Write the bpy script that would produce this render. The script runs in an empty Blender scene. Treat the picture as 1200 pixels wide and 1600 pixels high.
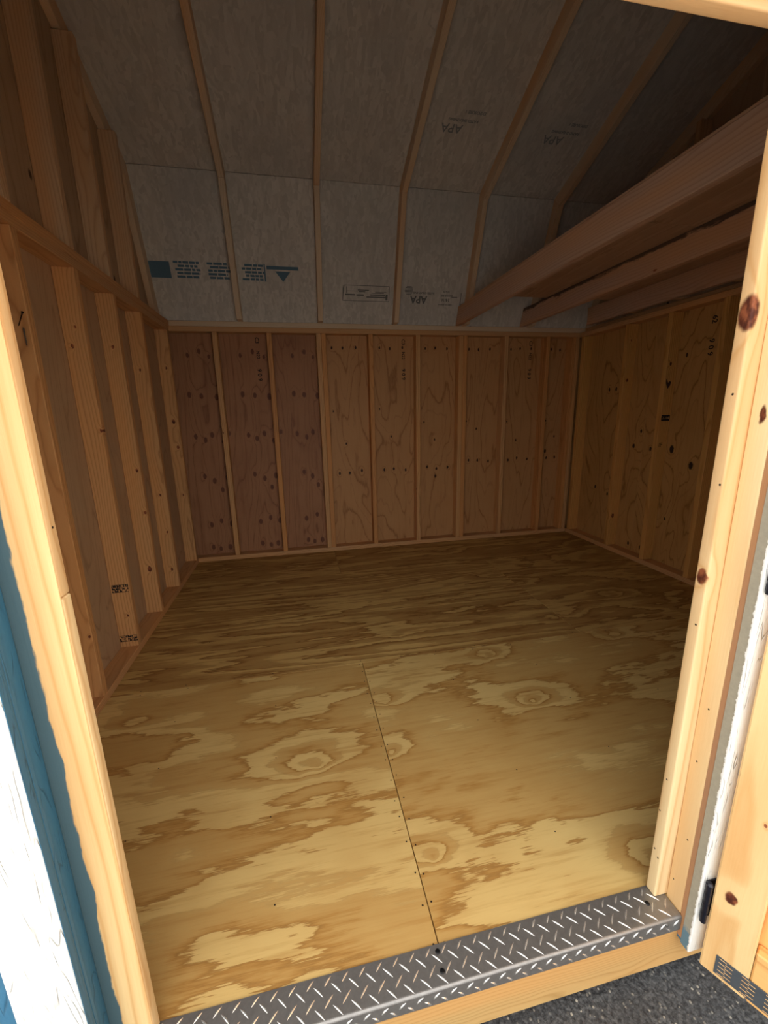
import bpy, bmesh, math, random
from mathutils import Vector, Matrix

# ------------------------------------------------------------------ camera, world, sun, exposure
SC = bpy.context.scene
COL = SC.collection
cd = bpy.data.cameras.new('camera')
cam = bpy.data.objects.new('camera', cd); COL.objects.link(cam)
_r = Vector((0.979007, -0.202675, -0.021658)); _u = Vector((0.067139, 0.220327, 0.973113)); _f = Vector((0.192453, 0.954138, -0.229309))
cam.matrix_world = Matrix(((_r.x, _u.x, -_f.x, 0.97676), (_r.y, _u.y, -_f.y, -0.58417), (_r.z, _u.z, -_f.z, 1.19840), (0, 0, 0, 1)))
cd.sensor_fit = 'VERTICAL'; cd.sensor_height = 36.0; cd.lens = 36.0 * 650.376 / 1600.0
cd.clip_start = 0.02; cd.clip_end = 200
SC.camera = cam

world = bpy.data.worlds.new('world'); SC.world = world; world.use_nodes = True
wb = world.node_tree.nodes['Background']
wb.inputs[0].default_value = (1.0, 0.985, 0.95, 1); wb.inputs[1].default_value = 2.8

sd = bpy.data.lights.new('sun', 'SUN'); sd.energy = 60.0; sd.angle = math.radians(0.6); sd.color = (1.0, 0.95, 0.86)
sun = bpy.data.objects.new('sun', sd); COL.objects.link(sun)
_sdir = Vector((-0.30, 0.38, 0.87)).normalized()            # towards the sun: high, behind the shed and to the left
sun.rotation_euler = _sdir.to_track_quat('Z', 'Y').to_euler(); sun.location = (-6, 8, 18)

SC.view_settings.view_transform = 'Standard'; SC.view_settings.look = 'None'
SC.view_settings.gamma = 1.0; SC.view_settings.use_curve_mapping = False
SC.view_settings.exposure = 0.0
SC.cycles.max_bounces = 12; SC.cycles.diffuse_bounces = 8
SC.cycles.use_denoising = True

# ------------------------------------------------------------------ measures (metres)
W = 3.658; D = 3.116; H = 1.840; T = H + 0.076          # room width, depth, plate underside, plate top
S = 0.038; K = 0.089                                     # two-by-four
BI = D - K                                               # back wall stud faces
XL, XR = 0.6240, 1.7766                                  # stop boards
JL, JR = 0.555, 1.811                                    # jamb reveals
HD = 1.7755
rnd = random.Random(7)

def lin(c):
    return tuple(((v / 255) / 12.92 if v / 255 <= 0.04045 else ((v / 255 + 0.055) / 1.055) ** 2.4) for v in c) + (1.0,)

# ------------------------------------------------------------------ node helper
class NT:
    def __init__(s, name):
        s.m = bpy.data.materials.new(name); s.m.use_nodes = True
        s.t = s.m.node_tree; s.t.nodes.clear()
        s.out = s.t.nodes.new('ShaderNodeOutputMaterial'); s.b = s.t.nodes.new('ShaderNodeBsdfPrincipled')
        s.t.links.new(s.b.outputs[0], s.out.inputs[0])
    def put(s, sock, v):
        if v is None: return
        if hasattr(v, 'is_output'): s.t.links.new(v, sock)
        else: sock.default_value = v
    def n(s, typ, outp=0, props=None, **ins):
        nd = s.t.nodes.new(typ)
        for k, v in (props or {}).items(): setattr(nd, k, v)
        for k, v in ins.items():
            s.put(nd.inputs[int(k[1:])] if k[0] == 'i' and k[1:].isdigit() else nd.inputs[k], v)
        return nd.outputs[outp]
    def M(s, op, a, b=None, c=None, clamp=False):
        nd = s.t.nodes.new('ShaderNodeMath'); nd.operation = op; nd.use_clamp = clamp
        s.put(nd.inputs[0], a); s.put(nd.inputs[1], b); s.put(nd.inputs[2], c); return nd.outputs[0]
    def V(s, op, a, b=None, scale=None):
        nd = s.t.nodes.new('ShaderNodeVectorMath'); nd.operation = op
        s.put(nd.inputs[0], a); s.put(nd.inputs[1], b)
        if scale is not None: s.put(nd.inputs[3], scale)
        return nd.outputs[1] if op in ('LENGTH', 'DISTANCE', 'DOT_PRODUCT') else nd.outputs[0]
    def noise(s, vec, scale=1.0, detail=2.0, rough=0.5, dist=0.0):
        return s.n('ShaderNodeTexNoise', 0, None, Vector=vec, Scale=scale, Detail=detail, Roughness=rough, Distortion=dist)
    def ramp(s, f, stops, interp='LINEAR'):
        nd = s.t.nodes.new('ShaderNodeValToRGB'); cr = nd.color_ramp; cr.interpolation = interp
        while len(cr.elements) < len(stops): cr.elements.new(0.5)
        for e, (p, c) in zip(cr.elements, stops):
            e.position = p; e.color = c if len(c) == 4 else tuple(c) + (1,)
        s.put(nd.inputs[0], f); return nd.outputs[0]
    def sstep(s, f, a, b, lo=0.0, hi=1.0):
        nd = s.t.nodes.new('ShaderNodeMapRange'); nd.interpolation_type = 'SMOOTHSTEP'
        s.put(nd.inputs[0], f)
        for i, v in zip((1, 2, 3, 4), (a, b, lo, hi)): s.put(nd.inputs[i], v)
        return nd.outputs[0]
    def mix(s, f, a, b, mode='MIX'):
        nd = s.t.nodes.new('ShaderNodeMix'); nd.data_type = 'RGBA'; nd.blend_type = mode
        s.put(nd.inputs[0], f); s.put(nd.inputs[6], a); s.put(nd.inputs[7], b); return nd.outputs[2]
    def obj(s, rand=True, seed=0.0):
        o = s.t.nodes.new('ShaderNodeTexCoord').outputs['Object']
        if not rand: return o, s.V('ADD', o, (seed, seed * 1.7, seed * 0.6))
        r = s.t.nodes.new('ShaderNodeObjectInfo').outputs['Random']
        k = s.n('ShaderNodeCombineXYZ', 0, None, X=s.M('MULTIPLY', r, 31.0), Y=s.M('MULTIPLY', r, 17.0), Z=s.M('MULTIPLY', r, 53.0))
        return o, s.V('ADD', o, k)
    def xyz(s, v):
        nd = s.t.nodes.new('ShaderNodeSeparateXYZ'); s.put(nd.inputs[0], v); return nd.outputs
    def done(s, col, rough=0.7, bump=None, bs=0.3, bd=0.002, metal=0.0, spec=0.3):
        s.put(s.b.inputs['Base Color'], col); s.put(s.b.inputs['Roughness'], rough); s.put(s.b.inputs['Metallic'], metal)
        s.put(s.b.inputs['Specular IOR Level'], spec)
        if bump is not None:
            s.put(s.b.inputs['Normal'], s.n('ShaderNodeBump', 0, None, Strength=bs, Distance=bd, Height=bump))
        return s.m

def knot_sum(t, o, knots, la, lb, warp=0.0, third=None):
    """knots: (x, y, radius) in the object's own x,y (or chosen) coordinates. Returns (ring push, dark mask)."""
    if warp:
        o = t.V('ADD', o, t.V('SCALE', t.V('SUBTRACT', t.n('ShaderNodeTexNoise', 1, None, Vector=o, Scale=9.0, Detail=2.0), (0.5, 0.5, 0.5)), None, warp))
    if not warp: o = t.V('ADD', o, t.V('SCALE', t.V('SUBTRACT', t.n('ShaderNodeTexNoise', 1, None, Vector=o, Scale=70.0, Detail=1.0), (0.5, 0.5, 0.5)), None, 0.007))
    xs = t.xyz(o); push = None; mask = None
    for k in knots:
        dx = t.M('DIVIDE', t.M('SUBTRACT', xs[la], k[0]), k[2] * 1.6)
        dy = t.M('DIVIDE', t.M('SUBTRACT', xs[lb], k[1]), k[2])
        d2 = t.M('ADD', t.M('MULTIPLY', dx, dx), t.M('MULTIPLY', dy, dy))
        if len(k) > 3:
            dz = t.M('DIVIDE', t.M('SUBTRACT', xs[3 - la - lb], k[3]), k[4]); d2 = t.M('ADD', d2, t.M('MULTIPLY', dz, dz))
        if warp:
            g = t.M('MULTIPLY', t.M('POWER', 2.718, t.M('MULTIPLY', t.M('SQRT', d2), -0.62)), t.M('MULTIPLY_ADD', dy, 0.55, 0.75))
        else:
            g = t.M('POWER', 2.718, t.M('MULTIPLY', d2, -0.22))
        m = t.sstep(d2, 1.35, 0.60)
        push = g if push is None else t.M('ADD', push, g); mask = m if mask is None else t.M('MAXIMUM', mask, m)
    return push, mask

# lumber: local X runs along the board; growth rings, fibres, small random knots, named big knots
def pine(name, light=(236, 205, 150), dark=(196, 146, 86), ring=80.0, knots=(), kface=(0, 1), rand_knots=0.62, rough=0.62, paint=None):
    t = NT(name); o, c = t.obj()
    x, y, z = t.xyz(c)
    rr = t.t.nodes.new('ShaderNodeObjectInfo').outputs['Random']
    w = t.noise(t.V('MULTIPLY', c, (2.0, 5, 5)), 1.0, 3.0)
    w2 = t.noise(t.V('MULTIPLY', c, (0.8, 7, 7)), 1.3, 1.0)
    ox, oy, oz = t.xyz(o)
    yy = t.M('ADD', t.M('ADD', oy, t.M('MULTIPLY', t.M('SUBTRACT', rr, 0.5), 0.10)), t.M('MULTIPLY', t.M('SUBTRACT', w, 0.5), 0.085))
    zz = t.M('ADD', t.M('ADD', oz, t.M('ADD', 0.035, t.M('MULTIPLY', rr, 0.06))), t.M('MULTIPLY', t.M('SUBTRACT', w2, 0.5), 0.07))
    r = t.M('SQRT', t.M('ADD', t.M('MULTIPLY', yy, yy), t.M('MULTIPLY', zz, zz)))
    # random knots
    kv = t.V('MULTIPLY', t.V('ADD', c, t.V('SCALE', t.n('ShaderNodeTexNoise', 1, None, Vector=c, Scale=50.0), None, 0.010)), (3.6, 9.0, 9.0))
    vd = t.n('ShaderNodeTexVoronoi', 0, {'feature': 'F1'}, Vector=kv, Scale=1.0, Randomness=1.0)
    vc = t.n('ShaderNodeTexVoronoi', 1, {'feature': 'F1'}, Vector=kv, Scale=1.0, Randomness=1.0)
    on = t.M('GREATER_THAN', t.xyz(vc)[0], rand_knots)
    rad = t.M('MULTIPLY_ADD', t.xyz(vc)[1], 0.045, 0.012)
    km = t.M('MULTIPLY', on, t.sstep(t.M('SUBTRACT', vd, rad), 0.02, -0.01))
    kp = t.M('MULTIPLY', on, t.M('POWER', 2.718, t.M('MULTIPLY', t.M('MULTIPLY', vd, vd), -45.0)))
    r = t.M('ADD', r, t.M('MULTIPLY', kp, 0.010))
    mask = km
    if knots:
        p, m = knot_sum(t, o, knots, *kface)
        r = t.M('ADD', r, t.M('MULTIPLY', p, 0.022)); mask = t.M('MAXIMUM', mask, m)
    v = t.M('FRACT', t.M('MULTIPLY', r, ring))
    lw = t.ramp(v, [(0.0, (0.75,) * 3), (0.12, (0.12,) * 3), (0.5, (0.05,) * 3), (0.80, (0.40,) * 3), (0.94, (1, 1, 1)), (1.0, (0.75,) * 3)])
    fib = t.noise(t.V('MULTIPLY', c, (14, 420, 420)), 1.0, 3.0, 0.6)
    tone = t.noise(t.V('MULTIPLY', c, (0.9, 6, 6)), 1.0, 2.0)
    f = t.M('ADD', t.M('MULTIPLY', lw, 0.62), t.M('MULTIPLY_ADD', fib, 0.35, -0.12), None, True)
    L = lin(light); Dk = lin(dark)
    base = t.mix(f, L, Dk)
    base = t.mix(t.sstep(tone, 0.35, 0.75), base, t.mix(0.5, base, lin((214, 150, 84))))
    kc = t.mix(t.sstep(t.noise(t.V('MULTIPLY', c, (45, 80, 80)), 1.0, 2.0, 0.5), 0.35, 0.70), lin((74, 32, 18)), lin((150, 84, 52)))
    col = t.mix(mask, base, kc)
    if paint:
        # overspray of the siding paint onto one margin of the board: own coordinate + ragged noise
        ax, edge, soft, pc = paint
        cc = t.xyz(o)[ax]
        rag = t.noise(t.V('MULTIPLY', o, (9, 40, 40)), 1.0, 4.0, 0.65)
        rag2 = t.noise(t.V('MULTIPLY', o, (2.2, 3, 3)), 1.0, 2.0)
        e = t.M('ADD', cc, t.M('ADD', t.M('MULTIPLY', t.M('SUBTRACT', rag, 0.5), soft), t.M('MULTIPLY', t.M('SUBTRACT', rag2, 0.5), soft * 2.2)))
        pm = t.sstep(e, edge - 0.0015, edge + 0.0015, 0.0, 1.0)
        col = t.mix(pm, col, lin(pc))
    bump = t.M('ADD', t.M('MULTIPLY', lw, 0.4), fib)
    return t.done(col, rough, bump, 0.25, 0.0008)

# rotary-cut plywood: gr = axis of the grain (0 or 2 ...), ac = across
def plywood(name, seed, light, dark, line, bands=7.0, gr=0, ac=1, sg=0.9, sa=3.2, knots=(), kr=(60, 34, 20), kmask=1.0, contrast=0.85,
            lines=0.5, rough=0.6, kamp=0.9, rand_k=0.0, fibre=0.5, thin=False):
    t = NT(name); o, _ = t.obj(False); xs = t.xyz(o)
    g, a = xs[gr], xs[ac]
    p = t.n('ShaderNodeCombineXYZ', 0, None, X=t.M('MULTIPLY_ADD', g, sg, seed), Y=t.M('MULTIPLY_ADD', a, sa, seed * 1.3), Z=seed)
    base = t.noise(p, 1.0, 2.5 if thin else 4.5, 0.42 if thin else 0.50, 0.35)
    fine = t.noise(t.n('ShaderNodeCombineXYZ', 0, None, X=t.M('MULTIPLY', g, 9.0), Y=t.M('MULTIPLY', a, 210.0), Z=seed), 1.0, 4.0, 0.65)
    mid = t.noise(t.n('ShaderNodeCombineXYZ', 0, None, X=t.M('MULTIPLY', g, 5.0), Y=t.M('MULTIPLY', a, 22.0), Z=seed + 4), 1.0, 3.0, 0.6)
    v = t.M('MULTIPLY', base, bands)
    v = t.M('ADD', v, t.M('MULTIPLY', t.M('SUBTRACT', fine, 0.5), 0.16 if thin else 0.42))
    v = t.M('ADD', v, t.M('MULTIPLY', t.M('SUBTRACT', mid, 0.5), 0.30 if thin else 0.85))
    mask = None
    if knots:
        push, mask = knot_sum(t, o, knots, gr, ac, 0.05 if kmask == 0.0 else 0.0)
        v = t.M('ADD', v, t.M('MULTIPLY', push, kamp))
    fr = t.M('FRACT', v)
    if thin:
        bl = t.ramp(fr, [(0.0, (1, 1, 1)), (0.05, (0.35,) * 3), (0.14, (0.05,) * 3), (0.8, (0.0,) * 3), (0.96, (0.45,) * 3), (1.0, (1, 1, 1))])
    else:
        bl = t.ramp(fr, [(0.0, (0.95,) * 3), (0.04, (0.10,) * 3), (0.30, (0.0,) * 3), (0.46, (0.18,) * 3), (0.56, (0.55,) * 3), (0.82, (0.65,) * 3), (0.94, (1, 1, 1)), (1.0, (0.95,) * 3)])
    col = t.mix(t.M('MULTIPLY', bl, contrast), lin(light), lin(dark))
    ln = t.ramp(fr, [(0.0, (1, 1, 1)), (0.035, (0.0,) * 3), (0.44, (0.0,) * 3), (0.5, (0.5,) * 3), (0.55, (0.0,) * 3), (0.93, (0, 0, 0)), (1.0, (1, 1, 1))])
    col = t.mix(t.M('MULTIPLY', ln, lines), col, lin(line))
    col = t.mix(t.sstep(fine, 0.52, 0.80, 0.0, fibre), col, t.mix(0.45, col, lin(dark)))
    cloud = t.noise(o, 3.1, 3.0)
    strk = t.noise(t.n('ShaderNodeCombineXYZ', 0, None, X=t.M('MULTIPLY', g, 3.0), Y=t.M('MULTIPLY', a, 46.0), Z=seed + 9), 1.0, 4.0, 0.6)
    col = t.mix(t.sstep(strk, 0.48, 0.72, 0.0, 0.42), col, lin(dark))
    col = t.mix(t.sstep(cloud, 0.42, 0.75, 0.0, 0.30), col, lin(dark))
    if rand_k:
        kv = t.V('MULTIPLY', t.V('ADD', o, (seed, seed, seed)), tuple(4.5 if i == gr else 7.5 for i in range(3)))
        vd = t.n('ShaderNodeTexVoronoi', 0, {'feature': 'F1', 'voronoi_dimensions': '3D'}, Vector=kv, Scale=1.0)
        vc = t.n('ShaderNodeTexVoronoi', 1, {'feature': 'F1', 'voronoi_dimensions': '3D'}, Vector=kv, Scale=1.0)
        m2 = t.M('MULTIPLY', t.M('GREATER_THAN', t.xyz(vc)[0], 1.0 - rand_k), t.sstep(vd, 0.12, 0.06))
        mask = m2 if mask is None else t.M('MAXIMUM', mask, m2)
    if mask is not None:
        col = t.mix(t.M('MULTIPLY', mask, kmask), col, lin(kr))
    return t.done(col, rough, t.M('ADD', fine, t.M('MULTIPLY', bl, 0.4)), 0.25, 0.0007)

# ------------------------------------------------------------------ the other materials
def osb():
    t = NT('strand_board_hazed'); o, c = t.obj()
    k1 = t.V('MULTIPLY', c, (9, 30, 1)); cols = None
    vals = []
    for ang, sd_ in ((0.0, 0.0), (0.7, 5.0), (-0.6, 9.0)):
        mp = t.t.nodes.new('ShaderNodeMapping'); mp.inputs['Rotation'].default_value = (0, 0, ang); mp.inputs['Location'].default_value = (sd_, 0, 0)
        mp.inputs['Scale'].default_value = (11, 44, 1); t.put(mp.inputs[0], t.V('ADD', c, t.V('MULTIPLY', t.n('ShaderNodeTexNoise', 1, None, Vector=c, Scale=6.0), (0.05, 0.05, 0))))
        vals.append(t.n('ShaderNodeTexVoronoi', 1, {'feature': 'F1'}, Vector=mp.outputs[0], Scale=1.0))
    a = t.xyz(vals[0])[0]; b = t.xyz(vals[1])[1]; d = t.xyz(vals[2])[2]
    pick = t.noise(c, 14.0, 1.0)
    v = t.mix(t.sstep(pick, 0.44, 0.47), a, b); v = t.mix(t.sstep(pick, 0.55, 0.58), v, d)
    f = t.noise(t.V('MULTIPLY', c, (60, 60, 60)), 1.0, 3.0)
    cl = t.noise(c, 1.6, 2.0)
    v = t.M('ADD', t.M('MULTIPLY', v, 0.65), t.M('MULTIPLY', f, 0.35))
    col = t.mix(v, lin((176, 170, 160)), lin((214, 208, 198)))  # board grey paled further, so lens-flare haze sits in the colour
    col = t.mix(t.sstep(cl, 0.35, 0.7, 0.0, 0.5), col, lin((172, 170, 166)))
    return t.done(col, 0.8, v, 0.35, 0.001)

def plain(name, rgb, rough=0.6, metal=0.0, spec=0.4, nz=0.0, scale=40.0):
    t = NT(name); o, c = t.obj(); n = t.noise(c, scale, 3.0)
    col = t.mix(t.M('MULTIPLY', n, nz), lin(rgb), lin(tuple(int(v * 0.55) for v in rgb)))
    return t.done(col, rough, n, 0.1, 0.0005, metal, spec)

def painted_grain(name, rgb, rgb2, depth=0.0012, strength=0.6, white_specks=False):
    t = NT(name); o, c = t.obj()
    w = t.noise(t.V('MULTIPLY', c, (1.6, 11, 11)), 1.0, 3.0, 0.5, 0.2)
    fr = t.M('FRACT', t.M('MULTIPLY', w, 20.0))
    lines_ = t.ramp(fr, [(0.0, (0, 0, 0)), (0.08, (1, 1, 1)), (0.9, (1, 1, 1)), (1.0, (0, 0, 0))])
    brk = t.sstep(t.noise(t.V('MULTIPLY', c, (14, 50, 50)), 1.0, 2.0), 0.42, 0.62)
    crack = t.M('MULTIPLY', t.M('SUBTRACT', 1.0, lines_), brk)
    small = t.noise(t.V('MULTIPLY', c, (90, 260, 260)), 1.0, 3.0)
    h = t.M('ADD', t.M('MULTIPLY', crack, -1.0), t.M('MULTIPLY', small, 0.35))
    col = t.mix(t.M('MULTIPLY', small, 0.5), lin(rgb), lin(rgb2)); col = t.mix(t.M('MULTIPLY', crack, 0.6), col, lin(tuple(int(v * 0.72) for v in rgb2)))  # shade of the grain grooves is also painted into the colour
    return t.done(col, 0.5, h, strength, depth)

def trim_edge():
    """raw-grey edge of the white trim with white paint lapping raggedly over its front arris"""
    t = NT('trim_edge_paint'); o, c = t.obj(); xs = t.xyz(o)
    rag = t.noise(t.V('MULTIPLY', c, (110, 110, 110)), 1.0, 3.0, 0.6)
    e = t.M('ADD', xs[1], t.M('MULTIPLY', t.M('SUBTRACT', rag, 0.5), 0.009))
    m = t.sstep(e, -0.0068, -0.0078)
    bl = t.sstep(t.M('ADD', xs[0], t.M('MULTIPLY', rag, 0.06)), -0.915, -0.89, 1.0, 0.0)
    g = t.mix(rag, lin((176, 168, 148)), lin((150, 144, 128)))
    col = t.mix(bl, g, lin((96, 128, 142)))
    col = t.mix(m, col, lin((246, 246, 242)))
    return t.done(col, 0.55, t.M('ADD', rag, m), 0.5, 0.0012)

def asphalt():
    t = NT('asphalt'); o, c = t.obj(False)
    n1 = t.noise(o, 95.0, 5.0, 0.75); n2 = t.noise(o, 9.0, 3.0)
    vd = t.n('ShaderNodeTexVoronoi', 0, {'feature': 'F1'}, Vector=o, Scale=120.0)
    vc = t.n('ShaderNodeTexVoronoi', 1, {'feature': 'F1'}, Vector=o, Scale=120.0)
    sp = t.M('MULTIPLY', t.M('GREATER_THAN', t.xyz(vc)[0], 0.80), t.sstep(vd, 0.42, 0.30))
    col = t.mix(t.sstep(n1, 0.35, 0.7), lin((44, 45, 48)), lin((104, 105, 106)))
    col = t.mix(t.M('MULTIPLY', sp, t.xyz(vc)[1]), col, lin((186, 180, 166)))
    col = t.mix(t.sstep(n2, 0.4, 0.7, 0.0, 0.35), col, lin((60, 60, 62)))
    return t.done(col, 0.75, t.M('ADD', n1, t.M('MULTIPLY', vd, -0.6)), 0.9, 0.004)

def metal_tread():
    t = NT('aluminium_tread'); o, c = t.obj(False)
    n = t.noise(o, 60.0, 4.0, 0.7); n2 = t.noise(t.V('MULTIPLY', o, (40, 400, 40)), 1.0, 3.0)
    col = t.mix(n, lin((166, 163, 160)), lin((122, 120, 119)))
    return t.done(col, t.M('MULTIPLY_ADD', n, 0.22, 0.30), n2, 0.12, 0.0004, 0.72, 0.5)

M = {}
M['stud'] = pine('pine_stud', (206, 160, 110), (154, 106, 62), 75.0)
M['stud2'] = pine('pine_stud_red', (204, 146, 90), (152, 94, 48), 90.0)
M['plate'] = pine('pine_plate', (200, 156, 110), (158, 112, 70), 110.0)
M['rafter'] = pine('pine_rafter', (212, 192, 164), (184, 158, 126), 170.0, rand_knots=0.85)
M['gable_stud'] = pine('gable_pine_hazed', (206, 176, 142), (164, 130, 98), 75.0)  # stud pine desaturated: flare tint put into the wood colour
M['joist'] = pine('fir_joist', (192, 160, 138), (158, 124, 104), 70.0, rand_knots=0.8)
M['rim'] = pine('treated_rim', (192, 162, 108), (150, 118, 68), 120.0, knots=[(-0.70, 0.045, 0.020)], kface=(0, 1), rand_knots=0.9)
M['jamb_l'] = pine('pine_jamb_left', (240, 210, 154), (208, 152, 86), 42.0, rand_knots=0.93, paint=(2, 0.0030, 0.017, (76, 100, 108)))
M['jamb_r'] = pine('pine_jamb_right', (240, 214, 164), (206, 160, 102), 48.0, rand_knots=0.95)
M['header'] = pine('pine_header', (234, 206, 160), (206, 162, 108), 45.0, rand_knots=0.9)
M['door_pine'] = pine('pine_door_frame', (240, 204, 142), (206, 146, 80), 45.0, rand_knots=0.9)
M['door_panel'] = pine('door_panel_wood', (238, 190, 120), (200, 128, 66), 45.0, rand_knots=0.9)
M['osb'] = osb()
M['white'] = painted_grain('white_paint', (238, 238, 234), (228, 228, 222), 0.0020, 1.0)
M['blue'] = painted_grain('blue_paint', (60, 114, 146), (46, 90, 118), 0.001, 0.5)
M['trim_edge'] = trim_edge()
M['asphalt'] = asphalt()
M['tread'] = metal_tread()
M['black_screw'] = plain('black_screw', (22, 22, 24), 0.4, 0.3)
M['steel'] = plain('screw_steel', (120, 118, 116), 0.35, 0.9)
M['dark_steel'] = plain('dark_steel', (52, 46, 44), 0.4, 0.7)
M['hinge'] = plain('hinge_black', (20, 22, 34), 0.35, 0.2, 0.6)
M['nail_plate'] = plain('nail_plate_zinc', (92, 98, 104), 0.45, 0.25, 0.5, 0.5)
M['ink_blue'] = plain('blue_ink', (84, 112, 128), 0.8)
M['ink_grey'] = plain('grey_ink', (104, 104, 102), 0.8)
M['ink_black'] = plain('black_ink', (34, 26, 24), 0.8)
M['ink_pale'] = plain('stud_wood_pale', (214, 170, 116), 0.8)
M['raw_edge'] = pine('siding_raw_edge', (178, 134, 100), (134, 92, 64), 900.0, rand_knots=2.0)
M['siding_in'] = M['osb']

# ------------------------------------------------------------------ geometry helpers
def link(o, parent=None):
    COL.objects.link(o)
    if parent: o.parent = parent
    return o

def struct(name, label, loc=(0, 0, 0)):
    o = bpy.data.objects.new(name, None); o.empty_display_size = 0.1; o.location = loc; link(o)
    o['kind'] = 'structure'; o['label'] = label
    return o

def thing(name, label, cat, loc=(0, 0, 0), group=None):
    o = bpy.data.objects.new(name, None); o.empty_display_size = 0.1; o.location = loc; link(o)
    o['label'] = label; o['category'] = cat
    if group: o['group'] = group
    return o

def place(o, parent):
    """parents hold no rotation: keep world coordinates"""
    if parent:
        par = parent; off = Vector((0, 0, 0))
        while par: off += par.location if par.type == 'EMPTY' and True else Vector((0, 0, 0)); par = par.parent
        o.location = o.location - off
    return o

def box_bm(L, a, b, bev=0.0025, seg=1):
    bm = bmesh.new(); bmesh.ops.create_cube(bm, size=1.0)
    bmesh.ops.scale(bm, vec=(L, a, b), verts=bm.verts)
    if bev: bmesh.ops.bevel(bm, geom=bm.edges[:], offset=bev, segments=seg, affect='EDGES', profile=0.5)
    return bm

_cache = {}
ROT = {'x': (0, 0, 0), 'y': (0, 0, math.pi / 2), 'z': (0, -math.pi / 2, 0)}
def board(name, parent, lo, hi, mat, axis, bev=0.0025, seg=1, label=None):
    """axis-aligned board between two corners; its own X is its length"""
    lo = Vector(lo); hi = Vector(hi); d = hi - lo; c = (lo + hi) / 2
    dims = {'x': (d.x, d.y, d.z), 'y': (d.y, d.x, d.z), 'z': (d.z, d.y, d.x)}[axis]
    key = (tuple(round(v, 4) for v in dims), mat.name, bev, seg)
    if key not in _cache:
        bm = box_bm(*dims, bev, seg); me = bpy.data.meshes.new(name); bm.to_mesh(me); bm.free(); me.materials.append(mat)
        if seg > 1: me.shade_smooth()
        _cache[key] = me
    o = bpy.data.objects.new(name, _cache[key]); o.location = c; o.rotation_euler = ROT[axis]
    link(o, parent); place(o, parent)
    if label: o['label'] = label
    return o

def sheet(name, parent, lo, hi, mat, bev=0.0012, label=None):
    """a panel whose own axes stay the world's, origin at its centre"""
    lo = Vector(lo); hi = Vector(hi); d = hi - lo
    bm = box_bm(d.x, d.y, d.z, bev); me = bpy.data.meshes.new(name); bm.to_mesh(me); bm.free(); me.materials.append(mat)
    o = bpy.data.objects.new(name, me); o.location = (lo + hi) / 2; link(o, parent); place(o, parent)
    if label: o['label'] = label
    return o

def beam(name, parent, p, q, wide, deep, up, mat, bev=0.0025, label=None):
    """board from p to q (centre line), `wide` across, `deep` along `up`"""
    p = Vector(p); q = Vector(q); x = (q - p).normalized(); upv = Vector(up); y = upv.cross(x).normalized(); z = x.cross(y)
    bm = box_bm((q - p).length, wide, deep, bev); me = bpy.data.meshes.new(name); bm.to_mesh(me); bm.free(); me.materials.append(mat)
    o = bpy.data.objects.new(name, me); m = Matrix((x, y, z)).transposed().to_4x4(); m.translation = (p + q) / 2
    o.rotation_euler = m.to_euler(); o.location = m.translation; link(o, parent); place(o, parent)
    if label: o['label'] = label
    return o

def mesh_obj(name, parent, verts, faces, mat, smooth=False, label=None, kind=None):
    me = bpy.data.meshes.new(name); me.from_pydata(verts, [], faces); me.update(); me.materials.append(mat)
    if smooth: me.shade_smooth()
    o = bpy.data.objects.new(name, me); link(o, parent); place(o, parent)
    if label: o['label'] = label
    if kind: o['kind'] = kind
    return o

def bm_obj(name, parent, bm, mat, smooth=False, label=None, kind=None, loc=(0, 0, 0)):
    me = bpy.data.meshes.new(name); bm.to_mesh(me); bm.free(); me.materials.append(mat)
    if smooth: me.shade_smooth()
    o = bpy.data.objects.new(name, me); o.location = loc; link(o, parent); place(o, parent)
    if label: o['label'] = label
    if kind: o['kind'] = kind
    return o

def mat_frame(origin, ex, ey):
    ex = Vector(ex).normalized(); ey = Vector(ey).normalized(); ez = ex.cross(ey)
    m = Matrix((ex, ey, ez)).transposed().to_4x4(); m.translation = Vector(origin); return m

def rel(o, parent, m):
    """set o's world matrix to m under an unrotated parent"""
    off = Vector((0, 0, 0)); par = parent
    while par:
        off += par.location if par.type == 'EMPTY' else par.location; par = par.parent
    o.rotation_euler = m.to_euler(); o.location = m.translation
    return o

def text_bm(s, size, frame, bm=None, flip=False, weight=0.0, thick=0.0003):
    cu = bpy.data.curves.new('t', 'FONT'); cu.body = s; cu.size = size; cu.align_x = 'CENTER'; cu.align_y = 'CENTER'
    cu.offset = weight; cu.resolution_u = 2
    to = bpy.data.objects.new('t', cu); COL.objects.link(to)
    me = bpy.data.meshes.new_from_object(to, depsgraph=bpy.context.evaluated_depsgraph_get())
    bpy.data.objects.remove(to); bpy.data.curves.remove(cu)
    bm = bm or bmesh.new(); n0 = len(bm.verts); bm.from_mesh(me); bpy.data.meshes.remove(me)
    bm.verts.ensure_lookup_table(); vs = bm.verts[n0:]
    if flip: bmesh.ops.scale(bm, vec=(1, -1, 1), verts=vs)
    bmesh.ops.transform(bm, matrix=frame, verts=vs)
    return bm

def rect(bm, frame, x0, y0, x1, y1, th=0.0):
    vs = [bm.verts.new(frame @ Vector(v)) for v in ((x0, y0, th), (x1, y0, th), (x1, y1, th), (x0, y1, th))]
    bm.faces.new(vs)

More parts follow.
